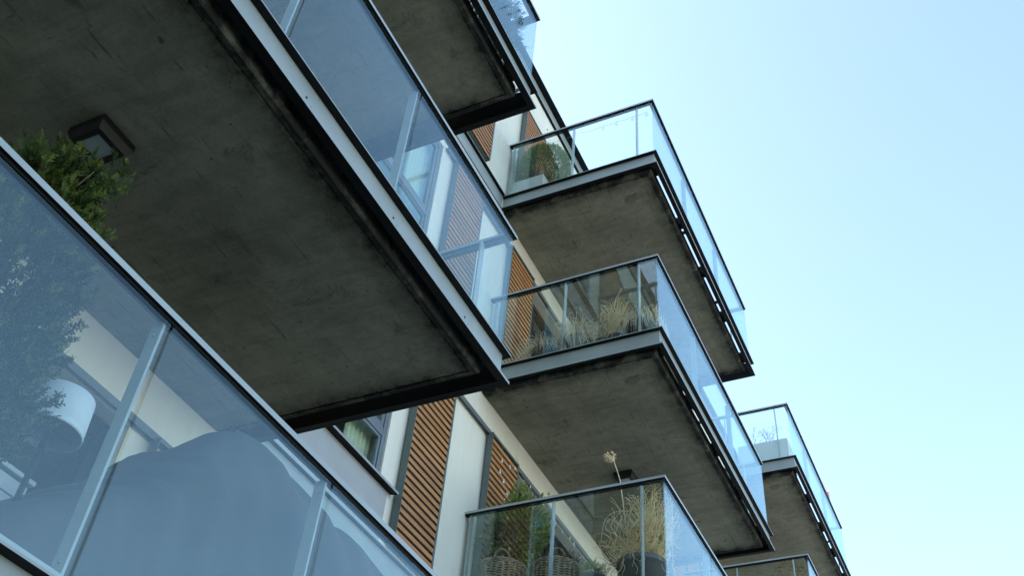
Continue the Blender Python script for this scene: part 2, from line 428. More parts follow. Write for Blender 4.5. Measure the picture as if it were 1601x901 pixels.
def door(x0, x1, z0, z1):
    bm = bmesh.new(); y = WY+.12
    frame_ring(bm, x0+.003, x1-.003, z0+.003, z1-.003, y, y+.08, .06)
    w = (x1-x0-.12)/3
    panes = []
    for k in range(3):
        a = x0+.063+k*w; b = a+w-.004; yy = y+.01+.02*(k % 2)
        frame_ring(bm, a, b, z0+.064, z1-.064, yy, yy+.045, .055); panes.append((a+.05, b-.05, yy+.02))
    o = finish('sliding_door', bm, 'black_and_shade_steel', bld, bevel=.003)
    for a, b, yy in panes:
        bm = bmesh.new(); box(bm, a, b, yy, yy+.008, z0+.115, z1-.115); finish('pane', bm, 'window_glass', o)
for L in LV:
    for a, b in ((.55, 3.68), (8.36, 11.3), (15.47, 18.4)): door(a, b, L+.08, L+2.28)

# shutters
def shutter(x0, L, wd=.68):
    z0, z1 = L+.06, L+2.30; y0, y1 = WY-.095, WY-.02; x1 = x0+wd
    bm = bmesh.new(); t = .006
    box(bm, x0, x0+t, y0, y1, z0, z1); box(bm, x1-.028, x1, y0-.002, y1, z0, z1)     # side plates
    box(bm, x0+t+.001, x1-.029, y0+.002, y1, z1-.03, z1-.002); box(bm, x0+t+.001, x1-.029, y0+.03, y1, z0+.001, z0+.02)
    for k in range(19):                                                            # rivet heads on the side plate
        z = z0+.09+k*.117
        for yy in ((y0+y1)/2,):
            box(bm, x0-.0015, x0, yy-.004, yy+.004, z-.004, z+.004)
    o = finish('sliding_shutter', bm, 'shutter_steel', bld)
    bm = bmesh.new(); n = 28; p = (z1-.05-z0-.02)/n
    for k in range(n):
        z = z0+.022+k*p
        dz = random.uniform(-.001, .001)
        box(bm, x0+t+.001, x1-.029, y0+random.uniform(0, .0015), y0+.014, z+dz, z+.045+dz)
    finish('slat', bm, 'slat_wood', o)
    bm = bmesh.new(); box(bm, x0+t+.002, x1-.03, y1-.012, y1-.004, z0+.03, z1-.035)
    finish('backing', bm, 'backing_board', o)
    return o
for L in LV:
    for x in (6.65, 8.19, 3.87, 15.30, 14.5-.0): shutter(x, L)
for L in LV:
    for a, b in ((.4, 4.45), (6.45, 11.45), (14.4, 18.6)):
        bm = bmesh.new(); box(bm, a, b, WY-.052, WY-.002, L+2.305, L+2.335); box(bm, a, b, WY-.052, WY-.047, L+2.28, L+2.304)
        finish('shutter_track', bm, 'window_steel', bld)

# ------------------------------------------------------------------ balconies
YF = -2.095; RH = 1.145
def slab_mesh(name, x0, x1):
    bm = bmesh.new(); ed = bm.verts.layers.float.new('edge_distance')
    a, b, c, d = x0+.055, x1-.17, YF+.078, WY-.002
    zb, zt = -.275, -.13
    offs = [(0, .012), (.012, 0), (.045, 0), (.049, .012), (.059, .012), (.063, 0), (.13, 0), (.2, 0), (.3, 0), (.45, 0), (.62, 0)]
    def rect(o, z):
        return (a+o, b-o, c+o, z)
    prev = None; N = 24
    def ring(o, z):
        xa, xb, yc = a+o, b-o, c+o; pts = []
        for k in range(N+1): pts.append((xa, d+(yc-d)*k/N))
        for k in range(1, 2*N+1): pts.append((xa+(xb-xa)*k/(2*N), yc))
        for k in range(1, N+1): pts.append((xb, yc+(d-yc)*k/N))
        r = []
        for p in pts:
            v = bm.verts.new((p[0], p[1], z)); v[ed] = o; r.append(v)
        return r
    top = ring(0, zt); prev = top
    for o, dz in offs:
        cur = ring(o, zb+dz)
        for i in range(len(cur)-1): bm.faces.new((prev[i], prev[i+1], cur[i+1], cur[i]))
        prev = cur
    # inner field
    o = offs[-1][0]
    L_ = prev[:N+1]; F = prev[N:3*N+1]; Rr = prev[3*N:]
    grid = []
    for j in range(N+1):
        row = []
        for i in range(2*N+1):
            if i == 0: row.append(L_[j])
            elif i == 2*N: row.append(Rr[N-j])
            elif j == N: row.append(F[i])
            else:
                v = bm.verts.new((a+o+(b-a-2*o)*i/(2*N), d+(c+o-d)*j/N, zb))
                v[ed] = 1.0; row.append(v)
        grid.append(row)
    for j in range(N):
        for i in range(2*N): bm.faces.new((grid[j][i], grid[j+1][i], grid[j+1][i+1], grid[j][i+1]))
    bm.faces.new([bm.verts.new(p) for p in ((a, c, zt), (b, c, zt), (b, d, zt), (a, d, zt))])
    for v in bm.verts:
        if v.co.z > -.2: v[ed] = 0.0
    bmesh.ops.recalc_face_normals(bm, faces=bm.faces)
    return finish(name, bm, 'concrete', None)

def balcony(x0, x1, joints, sidej):
    root = slab_mesh('balcony', x0, x1)
    path = [(x0, WY-.004), (x0, YF), (x1, YF), (x1, WY-.004)]
    # travelling wall -> front -> wall keeps outward on the right
    bm = bmesh.new()
    t, wv = .032, -.016
    sweep(bm, path, [(t, 0), (t, -.010), (wv, -.013), (wv, -.218), (t, -.218), (t, -.240), (wv-.009, -.240), (wv-.009, 0)], mi=[0, 1, 0, 0, 0, 1, 1, 0])  # flange undersides and inner web carry painted shade
    for k in range(int((x1-x0)/.9)+1):
        for dx in (0, .045): box(bm, x0+.35+k*.9+dx, x0+.362+k*.9+dx, YF-.020+.036, YF+.0161, -.125-dx*.5, -.113-dx*.5) if False else box(bm, x0+.35+k*.9+dx, x0+.360+k*.9+dx, YF+.012, YF+.0165, -.125-dx*.6, -.115-dx*.6, 1)
    finish('edge_channel', bm, ['grey_steel', 'black_and_shade_steel'], root)
    # decking boards
    bm = bmesh.new(); n = 14; y = YF+.13
    wd = (WY-.01-y)/n
    for k in range(n): box(bm, x0+.06, x1-.19, y+k*wd, y+(k+1)*wd-.006, -.045, -.012)
    for k in range(6): box(bm, x0+.1+k*(x1-x0-.4)/5, x0+.16+k*(x1-x0-.4)/5, y, WY-.02, -.129, -.046)
    finish('decking', bm, 'bark', root)
    bm = bmesh.new(); sweep(bm, path, [(0, RH-.028), (0, RH), (-.075, RH), (-.075, RH-.028), (-.045, RH-.028), (-.045, RH-.04), (-.015, RH-.04), (-.015, RH-.028)], mi=[0, 0, 0, 1, 0, 1, 1, 1])  # shade below the handrail painted as black faces
    finish('handrail', bm, ['rail_steel', 'black_and_shade_steel'], root)
    bm = bmesh.new(); sweep(bm, path, [(-.034, .001), (-.034, .050), (-.040, .050), (-.040, .001)]); finish('base_rail', bm, 'pale_post', root)
    g0, g1 = -.018, -.030
    xs = [x0-g0]+joints+[x1+g0]
    for i, (a, b) in enumerate(zip(xs, xs[1:])):
        bm = bmesh.new(); box(bm, a+(.006 if i else .014), b-.006 if i < len(xs)-2 else b-.014, YF+.018, YF+.030, .004, RH-.041); finish('glass_panel', bm, 'balustrade_glass', root)
    for sx, s in ((x0, 1), (x1, -1)):
        ys = [YF+.018]+sidej+[WY-.05]
        for a, b in zip(ys, ys[1:]):
            bm = bmesh.new(); xx = sorted((sx+s*.018, sx+s*.030)); box(bm, xx[0], xx[1], a+.004, b-.004, .004, RH-.041); finish('glass_panel', bm, 'balustrade_glass', root)
    for j in joints:
        bm = bmesh.new(); box(bm, j-.022, j-.010, YF+.041, YF+.100, .002, RH-.029); box(bm, j-.05, j+.01, YF+.041, YF+.12, -.001, .006)
        for zz in (.03, .10, 1.05): tube(bm, [(j-.023, YF+.07, zz), (j-.028, YF+.07, zz)], .007, 6)
        finish('post', bm, 'pale_post', root)
    for sx, s in ((x0, 1), (x1, -1)):
        for y in sidej+[WY-.055]:
            bm = bmesh.new(); xx = sorted((sx+s*.041, sx+s*.100)); box(bm, xx[0], xx[1], y-.006, y+.006, .002, RH-.029)
            finish('post', bm, 'pale_post', root)
    # brackets bridging the gap between slab and channel
    m = int((x1-x0)/1.1)+1
    for k in range(m):
        x = x0+.18+k*(x1-x0-.5)/(m-1)
        bm = bmesh.new(); box(bm, x-.05, x+.05, YF+.037, YF+.105, -.20, -.19); box(bm, x-.05, x-.042, YF+.037, YF+.104, -.189, -.06); box(bm, x+.042, x+.05, YF+.037, YF+.104, -.189, -.06)
        tube(bm, [(x, YF+.07, -.23), (x, YF+.07, -.14)], .009, 8)
        finish('bracket', bm, 'black_and_shade_steel', root)
    return root
mat_metal('pale_post', (.34, .38, .37), .4)
protoR = balcony(7.936, 12.40, [9.43, 10.92], [-1.84, -.925])
protoL = balcony(.12, 4.62, [.89, 2.035, 3.18], [-1.84, -.925])
def place(o, x, z):
    o.location = (x, 0, z); o.parent = bld
place(protoR, 0, 6.05)
for z in (9.05, 12.05): place(copy_tree(protoR, bld), 0, z)
for z in (9.05, 12.05): place(copy_tree(protoR, bld), 7.112, z)
place(protoL, 0, 3.05)
for z in (6.05, 9.05, 12.05): place(copy_tree(protoL, bld), 0, z)

# ------------------------------------------------------------------ ceiling lights
def lamp(x, y, z, label):
    t = thing('ceiling_light', label, 'lamp', (x, y, z), 'square lamps under the balconies')
    bm = bmesh.new()
    def fr(r0, z0, r1, z1):
        a = [bm.verts.new((sx*r0, sy*r0, z0)) for sx, sy in ((-1,-1),(1,-1),(1,1),(-1,1))]; b = [bm.verts.new((sx*r1, sy*r1, z1)) for sx, sy in ((-1,-1),(1,-1),(1,1),(-1,1))]
        for i in range(4): bm.faces.new((a[i], a[(i+1) % 4], b[(i+1) % 4], b[i]))
    fr(.12, 0, .12, -.04); fr(.12, -.04, .10, -.085); fr(.10, -.085, .068, -.085); fr(.068, -.085, .066, -.078)
    finish('housing', bm, 'lamp_black', t)
    bm = bmesh.new(); box(bm, -.067, .067, -.067, .067, -.080, -.07); finish('diffuser', bm, 'frosted', t, bevel=.004)
lamp(2.0, -1.02, 5.774, 'square black ceiling lamp under the large dark balcony, beside the conifer tops')
lamp(10.08, -.90, 8.774, 'square black ceiling lamp behind the dried flower head, half hidden by the handrail')
lamp(2.03, -1.03, 8.774, 'square black ceiling lamp under the topmost left balcony')

# ------------------------------------------------------------------ plants
rnd = random.Random(7)
def rv(s=1.0): return Vector((rnd.uniform(-s, s), rnd.uniform(-s, s), rnd.uniform(-s, s)))
def spray(bm, p, d, size, mi=0, n=7, wd=1.0):
    """a flat fan of scale-leaf twigs"""
    d = d.normalized(); a = d.cross(rv()+Vector((0, 0, .01))); a.normalize()
    nn = d.cross(a)
    def blade(q, e, ln, wd):
        e = e.normalized(); s = e.cross(nn).normalized()*wd
        v = [bm.verts.new(q), bm.verts.new(q+e*ln*.45+s), bm.verts.new(q+e*ln+nn*ln*.1*rnd.uniform(-1, 1)), bm.verts.new(q+e*ln*.45-s)]
        f = bm.faces.new(v); f.material_index = mi
    blade(p, d, size, size*.055*wd)
    for k in range(n):
        t = (k+.5)/n; q = p+d*size*t*.85
        sgn = 1 if k % 2 else -1
        e = d*.75+a*sgn*rnd.uniform(.55, 1.0)+nn*rnd.uniform(-.3, .3)
        blade(q, e, size*rnd.uniform(.35, .6)*(1-.5*t), size*.05*wd)
def blob_r(dirv, seed, amp, fr=2.2): return 1+amp*noise.noise(Vector(dirv)*fr+Vector((seed, seed*.7, 0)))
def foliage(name, mat, parent, cen, rad, n, size, seed=1, amp=.35, shell=.55, mats2=None, up=.5, clip=None, nb=7, wd=1.0):
    bm = bmesh.new(); cen = Vector(cen)
    for i in range(n):
        u = rnd.uniform(-1, 1); th = rnd.uniform(0, 2*math.pi); s = math.sqrt(1-u*u)
        dv = Vector((s*math.cos(th), s*math.sin(th), u))
        r = (shell+(1-shell)*rnd.random()**.6)*blob_r(dv, seed, amp)*(1+.10*noise.noise(dv*9+Vector((seed, 0, 0))))
        p = cen+Vector((dv.x*rad[0], dv.y*rad[1], dv.z*rad[2]))*r
        if clip and not clip(p): continue
        d = dv*1.0+Vector((0, 0, up))+rv(.55)
        spray(bm, p, d, size*rnd.uniform(.6, 1.25), 1 if (mats2 and r < shell+.12 and rnd.random() < .7) else 0, nb, wd)
    return finish(name, bm, [mat]+([mats2] if mats2 else []), parent)
def pot(parent, name, mat, r0, r1, h, c=(0, 0, 0), rim=.02):
    bm = bmesh.new(); lathe(bm, [(0, 0), (r0, 0), (r0+(r1-r0)*.9, h*.88), (r1, h*.88), (r1+.006, h*.9), (r1+.006, h), (r1-rim, h), (r1-rim-.01, h*.85), (0, h*.85)], c, 36)
    return finish(name, bm, mat, parent)
def grass(bm, cx, cy, z0, n, h, spread, droop, r=.0022, curl=0, lim=None, rad=.1, zig=.012, maxr=9):
    for i in range(n):
        a = rnd.uniform(0, 2*math.pi); q = rnd.random()**.5*rad
        p = Vector((cx+math.cos(a)*q, cy+math.sin(a)*q, z0)); d = Vector((math.cos(a)*spread*rnd.random(), math.sin(a)*spread*rnd.random(), 1)).normalized()
        hh = h*rnd.uniform(.55, 1.1); ns = 12; pts = [p.copy()]; st = hh/ns
        side = Vector((-d.y, d.x, 0)); side = side.normalized() if side.length > 1e-4 else Vector((1, 0, 0))
        outw = Vector((math.cos(a+rnd.uniform(-.6, .6)), math.sin(a+rnd.uniform(-.6, .6)), 0))
        cw = rnd.choice((-1, 1))*curl*rnd.uniform(.3, 1.3); ddr = droop*rnd.uniform(.3, 1.4); ph = rnd.uniform(0, 6.3); fq = rnd.uniform(.35, .9); kink = rnd.randrange(3, 12)
        for k in range(int(ns*(1+.8*min(1, curl+droop)))):
            t = k/ns
            d = (d+(outw*.5-Vector((0, 0, 1)))*ddr*t*t*.5+outw*ddr*.06+side*cw*.30*math.sin(k*fq+ph)+outw*cw*.22*math.cos(k*fq*1.3+ph)+rv(zig*6)*.35+(rv(.5) if k == kink else Vector((0, 0, 0)))).normalized()
            p = p+d*st
            if lim: p = lim(p)
            if math.hypot(p.x-cx, p.y-cy) > maxr and k > 4: break
            pts.append(p.copy())
        tube(bm, pts, r, 3, r1=r*.5, cap=False)

XN = 7.966+.012   # inner glass face of the right balconies' near side
def limR(p): return Vector((max(p.x, 8.0), max(p.y, -2.035), p.z))

# conifers on the big lower left balcony (level 3.05)
def clipL(p): return p.y > -2.03
for i, (x, y, h, lab) in enumerate(((1.58, -1.60, 1.72, 'bushiest arborvitae shrub rising over the handrail below the black ceiling lamp'),
                                    (.86, -1.60, 1.66, 'slimmer arborvitae shrub behind the lowest glass, cut by the left edge of the picture'))):
    t = thing('potted_conifer', lab, 'shrub', (x, y, 3.05), 'conifers on the lowest left balcony')
    pot(t, 'pot', 'dark_pot', .17, .22, .38)
    bm = bmesh.new(); tube(bm, [(0, 0, .3), (.01, .01, .8), (0, 0, 1.5)], .022, 7, r1=.006)
    for k in range(26):
        z = .45+k*.045; a = k*2.4; l = .27*(1-.35*k/26)
        tube(bm, [(0, 0, z), (math.cos(a)*l*.6, math.sin(a)*l*.6, z+.07), (math.cos(a)*l, math.sin(a)*l, z+.2)], .006, 4, r1=.002)
    finish('trunk', bm, 'bark', t)
    cl = (lambda p, yy=y: p.y+yy > -1.97)
    top = h+.12
    R0 = .335 if i == 0 else .19; zs = 1.0 if i == 0 else .95
    bm = bmesh.new()
    def tuft(p, d, ln, lim_):
        d = d.normalized(); m_ = 9
        for k in range(m_):
            tt = k/(m_-1); q = p+d*ln*tt+rv(.008)
            if not lim_(q+d*.03): continue
            spray(bm, q, (d+rv(.55)).normalized(), .062*(1-.35*tt)*rnd.uniform(.75, 1.2), 1 if tt > .6 and rnd.random() < .6 else 0, n=6, wd=1.5)
    for k in range(1150):
        u = rnd.random(); a = rnd.uniform(0, 2*math.pi); z = (.42+u*1.25)*zs
        rr = R0*(1.05-.66*u**2.0)*(1+.30*noise.noise(Vector((math.cos(a)*1.6, math.sin(a)*1.6, z*2.6+i*7))))
        q = rr*(rnd.uniform(.45, .92))
        tuft(Vector((math.cos(a)*q, math.sin(a)*q, z)), Vector((math.cos(a)*.75, math.sin(a)*.75, .9))+rv(.3), rnd.uniform(.07, .14), cl)
    for (dx, dy, zz, rr) in (((.10, .0, 1.68, .12), (-.05, .05, 1.62, .09), (.20, .05, 1.56, .12), (.22, .0, 1.35, .12), (.18, -.1, 1.74, .08)) if i == 0 else ((.10, 0, 1.70, .10), (.10, .02, 1.5, .10), (0, 0, 1.8, .09))):
        for k in range(26):
            v = rv()
            if v.length > 1: continue
            tuft(Vector((dx+v.x*rr, dy+v.y*rr, zz*(1 if i == 0 else .93)+v.z*rr)), Vector((v.x*.5, v.y*.5, 1))+rv(.25), .10, cl)
    finish('crown', bm, ['thuja_leaf', 'thuja_tip'], t)

# evergreen against the corner glass of the top left balcony in view
t = thing('potted_evergreen', 'dark evergreen shrub pressed against the glass corner of the topmost left balcony', 'shrub', (4.15, -1.68, 9.05))
pot(t, 'pot', 'dark_pot', .17, .22, .35)
bm = bmesh.new(); tube(bm, [(0, 0, .28), (.02, .0, .7), (0, 0, 1.2)], .022, 7, r1=.008); finish('trunk', bm, 'bark', t)
foliage('crown', 'thuja_leaf', t, (0, -.02, .72), (.48, .42, .62), 4200, .085, 9, .45, .3, clip=lambda p: p.y > -.345 and p.x < .40 and p.z > .16)

# covered garden furniture
def cover():
    bm = bmesh.new()
    prof = [(1.85, .30), (2.25, .62), (2.55, .92), (2.78, 1.16), (3.02, 1.46), (3.10, 1.52), (3.25, 1.53), (3.55, 1.50), (3.85, 1.45), (4.15, 1.49), (4.40, 1.42), (4.50, .9), (4.52, 0.03)]
    prof = [(1.83, .03)]+prof
    # resample
    seg = []; 
    for (a, b) in zip(prof, prof[1:]):
        n = max(2, int(math.hypot(b[0]-a[0], b[1]-a[1])/.035))
        seg += [(a[0]+(b[0]-a[0])*k/n, a[1]+(b[1]-a[1])*k/n) for k in range(n)]
    seg.append(prof[-1])
    M = 60; rows = []
    for (x, h) in seg:
        row = []
        for j in range(M+1):
            v = -1+2*j/M; a = abs(v)
            e = (1-a**5)**(1/5.0) if a < 1 else 0
            z = .03+(h-.03)*(max(0, e)**.9)
            y = -1.17+v*(.66-.07*h)
            f = noise.noise(Vector((x*2.3, y*2.3, z*1.3)))*.07+abs(noise.noise(Vector((x*3.5+z*2.5, y*2.0, z*1.2+3))))*.10+abs(noise.noise(Vector((x*2.0-z*3.5, y*3.0, z*2.0+9))))*.07
            f *= 1.0 if x < 3.6 else max(.3, 1.0-(x-3.6)*1.4)
            f += .045*(1-a)*abs(math.sin(math.atan2(z-1.5, x-3.05)*9+y*4)) if z > .4 else 0
            fold = .014*math.sin((x*1.3+z*.5)*14+3*noise.noise(Vector((x, y, z))*2))*(a**2)
            row.append(bm.verts.new((x+f*.3, y-math.copysign(1, v)*a*(f*.6)+math.copysign(1, v)*fold, 3.05+max(.02, z-f*.5))))
        rows.append(row)
    for r0, r1 in zip(rows, rows[1:]):
        for j in range(M): bm.faces.new((r0[j], r0[j+1], r1[j+1], r1[j]))
    o = finish('furniture_cover', bm, 'cover_fabric', None, smooth=True)
    sm = o.modifiers.new('sub', 'SUBSURF'); sm.levels = 1; sm.render_levels = 1
    o['label'] = 'large dark grey cloth cover draped over garden furniture behind the lowest glass'; o['category'] = 'furniture cover'
cover()

# floor lamp with a drum shade
t = thing('floor_lamp', 'small white drum lampshade on a dark stem behind the lower left glass', 'lamp', (2.13, -1.50, 3.05))
bm = bmesh.new(); lathe(bm, [(.128, .80), (.133, .80), (.133, .815), (.129, .818), (.129, .835), (.131, .84), (.123, .975), (.118, .975), (.124, .835)], seg=48)
bm.faces.ensure_lookup_table(); finish('lamp_shade', bm, 'pale_shell', t)
bm = bmesh.new(); lathe(bm, [(0, .955), (.119, .955)], seg=40); finish('shade_top', bm, 'pale_shell', t)
bm = bmesh.new(); tube(bm, [(0, 0, .02), (0, 0, .90)], .012, 10); tube(bm, [(-.12, 0, .83), (.12, 0, .83)], .003, 6); finish('stem', bm, 'black_and_shade_steel', t)
bm = bmesh.new(); lathe(bm, [(0, 0), (.14, 0), (.14, .015), (.02, .03), (0, .03)], seg=40); finish('base', bm, 'black_and_shade_steel', t)
# slatted pale box
t = thing('storage_bench', 'pale ribbed storage bench at the lower left corner behind glass', 'bench', (2.25, -.42, 3.05))
bm = bmesh.new()
for k in range(12): box(bm, -.5, .5, -.2, -.185, .1+k*.085, .1+k*.085+.075)
for k in range(12): box(bm, .485, .5, -.18, .18, .1+k*.085, .1+k*.085+.075)
finish('body', bm, 'pale_planter', t)
bm = bmesh.new(); box(bm, -.52, .52, -.22, .2, 1.125, 1.15); finish('lid', bm, 'pale_planter', t, bevel=.004)
bm = bmesh.new(); box(bm, -.48, .48, -.18, .18, .0, 1.12); finish('lining', bm, 'seat_dark', t)

# ---- R1 (level 6.05)
def basket(x, y, L, r, h, label, group):
    t = thing('wicker_basket', label, 'basket', (x, y, L), group)
    bm = bmesh.new(); nst = 24
    for k in range(nst):
        a = 2*math.pi*k/nst; tube(bm, [(math.cos(a)*r*.8, math.sin(a)*r*.8, 0), (math.cos(a)*r*.97, math.sin(a)*r*.97, h*.5), (math.cos(a)*r, math.sin(a)*r, h)], .006, 5)
    rows = int(h/.013)
    for j in range(rows):
        z = (j+.5)*h/rows; rr = r*(.8+.2*min(1, z/h*1.3))
        pts = []
        for k in range(nst*2+1):
            a = math.pi*k/nst; o = .009*(1 if (k//1+j) % 2 else -1)*(abs(math.sin(math.pi*k/2)) or .0)
            o = .010*math.sin(math.pi*k/2+(j % 2)*math.pi)
            pts.append(((rr+o)*math.cos(a), (rr+o)*math.sin(a), z+.002*rnd.uniform(-1, 1)))
        tube(bm, pts, .0062, 5, cap=False)
    finish('body', bm, 'wicker', t)
    bm = bmesh.new()
    for ph in (0, 1, 2):
        pts = [((r+.012*math.cos(a*9+ph*2.1))*math.cos(a), (r+.012*math.cos(a*9+ph*2.1))*math.sin(a), h+.012+.012*math.sin(a*9+ph*2.1)) for a in [2*math.pi*k/72 for k in range(73)]]
        tube(bm, pts, .009, 6, cap=False)
    finish('rim', bm, 'wicker', t)
    for sgn in (1, -1):
        bm = bmesh.new()
        for ph in (0, 2.1, 4.2):
            pts = []
            for k in range(25):
                b = math.pi*k/24; pts.append((sgn*(r+.0)+.008*math.cos(k*.9+ph), math.cos(b)*.075+.008*math.sin(k*.9+ph), h+.01+math.sin(b)*.105))
            tube(bm, pts, .0065, 5)
        ob = finish('handle', bm, 'wicker', t); ob.rotation_euler = (0, 0, R_(205))
    bm = bmesh.new(); lathe(bm, [(0, h*.9), (r*.93, h*.9)], seg=24); finish('soil', bm, 'soil', t)
    return t
t = basket(8.36, -.22, 6.05, .235, .66, 'wicker basket with handles holding a bushy brown and green conifer beside the wood shutter', 'wicker baskets on the lowest right balcony')
bm = bmesh.new()
tube(bm, [(0, 0, .5), (.01, -.02, .8), (.0, -.05, 1.3)], .02, 7, r1=.006)
for k in range(70):
    z = .62+rnd.random()*.6; a = rnd.uniform(0, 6.28); l = rnd.uniform(.15, .36)
    tube(bm, [(0, 0, z), (math.cos(a)*l*.5, math.sin(a)*l*.5, z+.06), (math.cos(a)*l, math.sin(a)*l, z+.16)], .004, 4, r1=.0015)
finish('stem', bm, 'bark', t)
cb = lambda p: p.x > -.32 and p.y < .24
foliage('foliage', 'conifer_leaf', t, (0, -.14, 1.10), (.30, .34, .37), 2100, .055, 21, .55, .5, 'old_leaf', clip=cb, nb=5, wd=2.4)
foliage('foliage', 'conifer_leaf', t, (.03, -.12, 1.50), (.10, .12, .16), 200, .05, 25, .4, .3, clip=cb, nb=5, wd=2.2)
foliage('foliage', 'old_leaf', t, (0, -.06, .98), (.22, .26, .26), 500, .07, 26, .4, .3, clip=cb)
t = basket(8.40, -.80, 6.05, .225, .60, 'wicker basket of brown heather in the middle of the lowest right balcony', 'wicker baskets on the lowest right balcony')
bm = bmesh.new()
for i in range(420):
    a = rnd.uniform(0, 6.28); q = rnd.random()**.5*.2; l = rnd.uniform(.07, .18); p = Vector((math.cos(a)*q, math.sin(a)*q, .56))
    dd = Vector((math.cos(a)*.5, math.sin(a)*.5, 1))+rv(.3); dd.normalize()
    tube(bm, [p, p+dd*l*.5, p+dd*l+rv(.015)], .0035, 3, r1=.002, cap=False)
    for k in range(4): spray(bm, p+dd*l*rnd.uniform(.4, 1), dd+rv(.5), .028)
finish('foliage', bm, 'heather', t)
# a low trough of herbs next to it
t = thing('herb_pot', 'low dark pot of grey green herbs between the heather basket and the grey cylinder pot', 'potted plant', (8.45, -1.16, 6.05))
pot(t, 'pot', 'dark_pot', .13, .16, .46)
foliage('foliage', 'conifer_leaf', t, (0, 0, .50), (.17, .17, .11), 500, .05, 31, .4, .3, 'heather')

t = thing('grass_pot', 'large grey cylinder pot of tall curly dried grass behind the corner glass', 'potted plant', (8.27, -1.74, 6.05), 'dried grass pots')
pot(t, 'pot', 'grey_pot', .215, .235, .43, rim=.025)
bm = bmesh.new(); lim = lambda p: Vector((max(p.x, -.25), max(p.y, -.295), min(p.z, 1.11)))
grass(bm, 0, .06, .38, 55, .80, .30, .45, .0050, 2.2, lim, .15, .035, .37)
grass(bm, .03, -.11, .40, 75, .80, .08, .08, .0062, .8, lim, .09, .018, .30)
grass(bm, .02, -.03, .40, 40, .85, .14, .15, .0055, 1.0, lim, .12, .03, .37)
grass(bm, 0, .12, .40, 22, .80, .38, .55, .0036, 2.4, lim, .10, .05, .38)
grass(bm, 0, 0.02, .40, 70, .34, .5, .8, .0040, 2.4, lim, .15, .06, .37)
finish('dry_grass', bm, 'dry_grass', t)
bm = bmesh.new(); tube(bm, [(0, .12, .5), (-.02, .17, 1.0), (-.01, .22, 1.40), (0, .27, 1.58), (0, .30, 1.68)], .006, 6, r1=.004)
finish('stem', bm, 'dry_grass_pale', t)
bm = bmesh.new()
for i in range(260):
    v = rv()
    if v.length > 1: continue
    p = Vector((0, .335, 1.715))+Vector((v.x*.05, v.y*.055, v.z*.04)); spray(bm, p, v+Vector((0, .2, -.35)), .026, n=4, wd=3.5)
finish('flower_head', bm, 'dry_grass_pale', t)

# ---- R2 (level 9.05) dark pots with drooping dried grass
for (x, y, r, h, n, gh, lab) in ((8.26, -.60, .17, .40, 90, .30, 'dark pot of drooping dried grass nearest the wood shutter on the middle right balcony'),
                        (8.22, -1.03, .15, .44, 90, .42, 'dark round pot of pale dried grass right of the first middle balcony glass post'),
                        (8.30, -1.30, .13, .36, 60, .36, 'small dark pot of dried grass between two bigger pots on the middle right balcony'),
                        (8.24, -1.80, .19, .42, 90, .34, 'widest dark pot of dried grass at the corner of the middle right balcony')):
    t = thing('grass_pot', lab, 'potted plant', (x, y, 9.05), 'dried grass pots')
    h -= .07; pot(t, 'pot', 'dark_pot', r*.8, r, h)
    bm = bmesh.new(); lim = lambda p, X=x, Y=y: Vector((max(p.x, 8.0-X), max(p.y, -2.03-Y), p.z))
    grass(bm, 0, 0, h*.85, int(n*1.4), gh*.95, .25, 1.6, .0030, .7, lim, r*.7, .03, r+.16)
    grass(bm, 0, 0, h*.9, int(n*1.4), gh*1.05, .45, 3.0, .0028, .5, lim, r*.9, .03, r+.20)
    finish('dry_grass', bm, 'dry_grass_pale', t)
t = thing('dry_grass_bundle', 'upright sheaf of straw coloured dried grass left of the widest dark pot', 'dried grass', (8.13, -1.52, 9.05))
pot(t, 'pot', 'dark_pot', .07, .085, .2)
bm = bmesh.new(); lim = lambda p: Vector((max(p.x, -.12), p.y, p.z))
grass(bm, 0, 0, .12, 120, .62, .12, .35, .0032, .5, lim, .07, .02, .20); grass(bm, 0, 0, .40, 80, .34, .2, 1.6, .0030, .5, lim, .08, .02, .2)
finish('dry_grass', bm, 'dry_grass', t)

# ---- R3 (level 12.05)
t = thing('planter_box', 'pale rectangular planter with a round clipped green bush on the top right balcony', 'planter', (8.28, -.22, 12.05))
bm = bmesh.new()
for q in ((-.20, .20, -.24, -.215), (-.20, .20, .215, .24), (-.20, -.175, -.214, .214), (.175, .20, -.214, .214)): box(bm, *q, 0, .45)
box(bm, -.174, .174, -.213, .213, .02, .40, 1)
finish('box', bm, ['pale_planter', 'soil'], t, bevel=.004)
bm = bmesh.new(); tube(bm, [(0, 0, .5), (0, 0, .9)], .02, 6)
for k in range(30):
    a = rnd.uniform(0, 6.28); tube(bm, [(0, 0, .6+rnd.random()*.2), (math.cos(a)*.25, math.sin(a)*.25, .7+rnd.random()*.4)], .005, 4)
finish('stem', bm, 'bark', t)
foliage('foliage', 'box_leaf', t, (.02, -.15, .83), (.33, .36, .39), 9500, .034, 41, .10, .72, up=.1, nb=5, wd=2.2, clip=lambda p: p.x > -.27 and not (p.z < .6 and p.y > -.26))

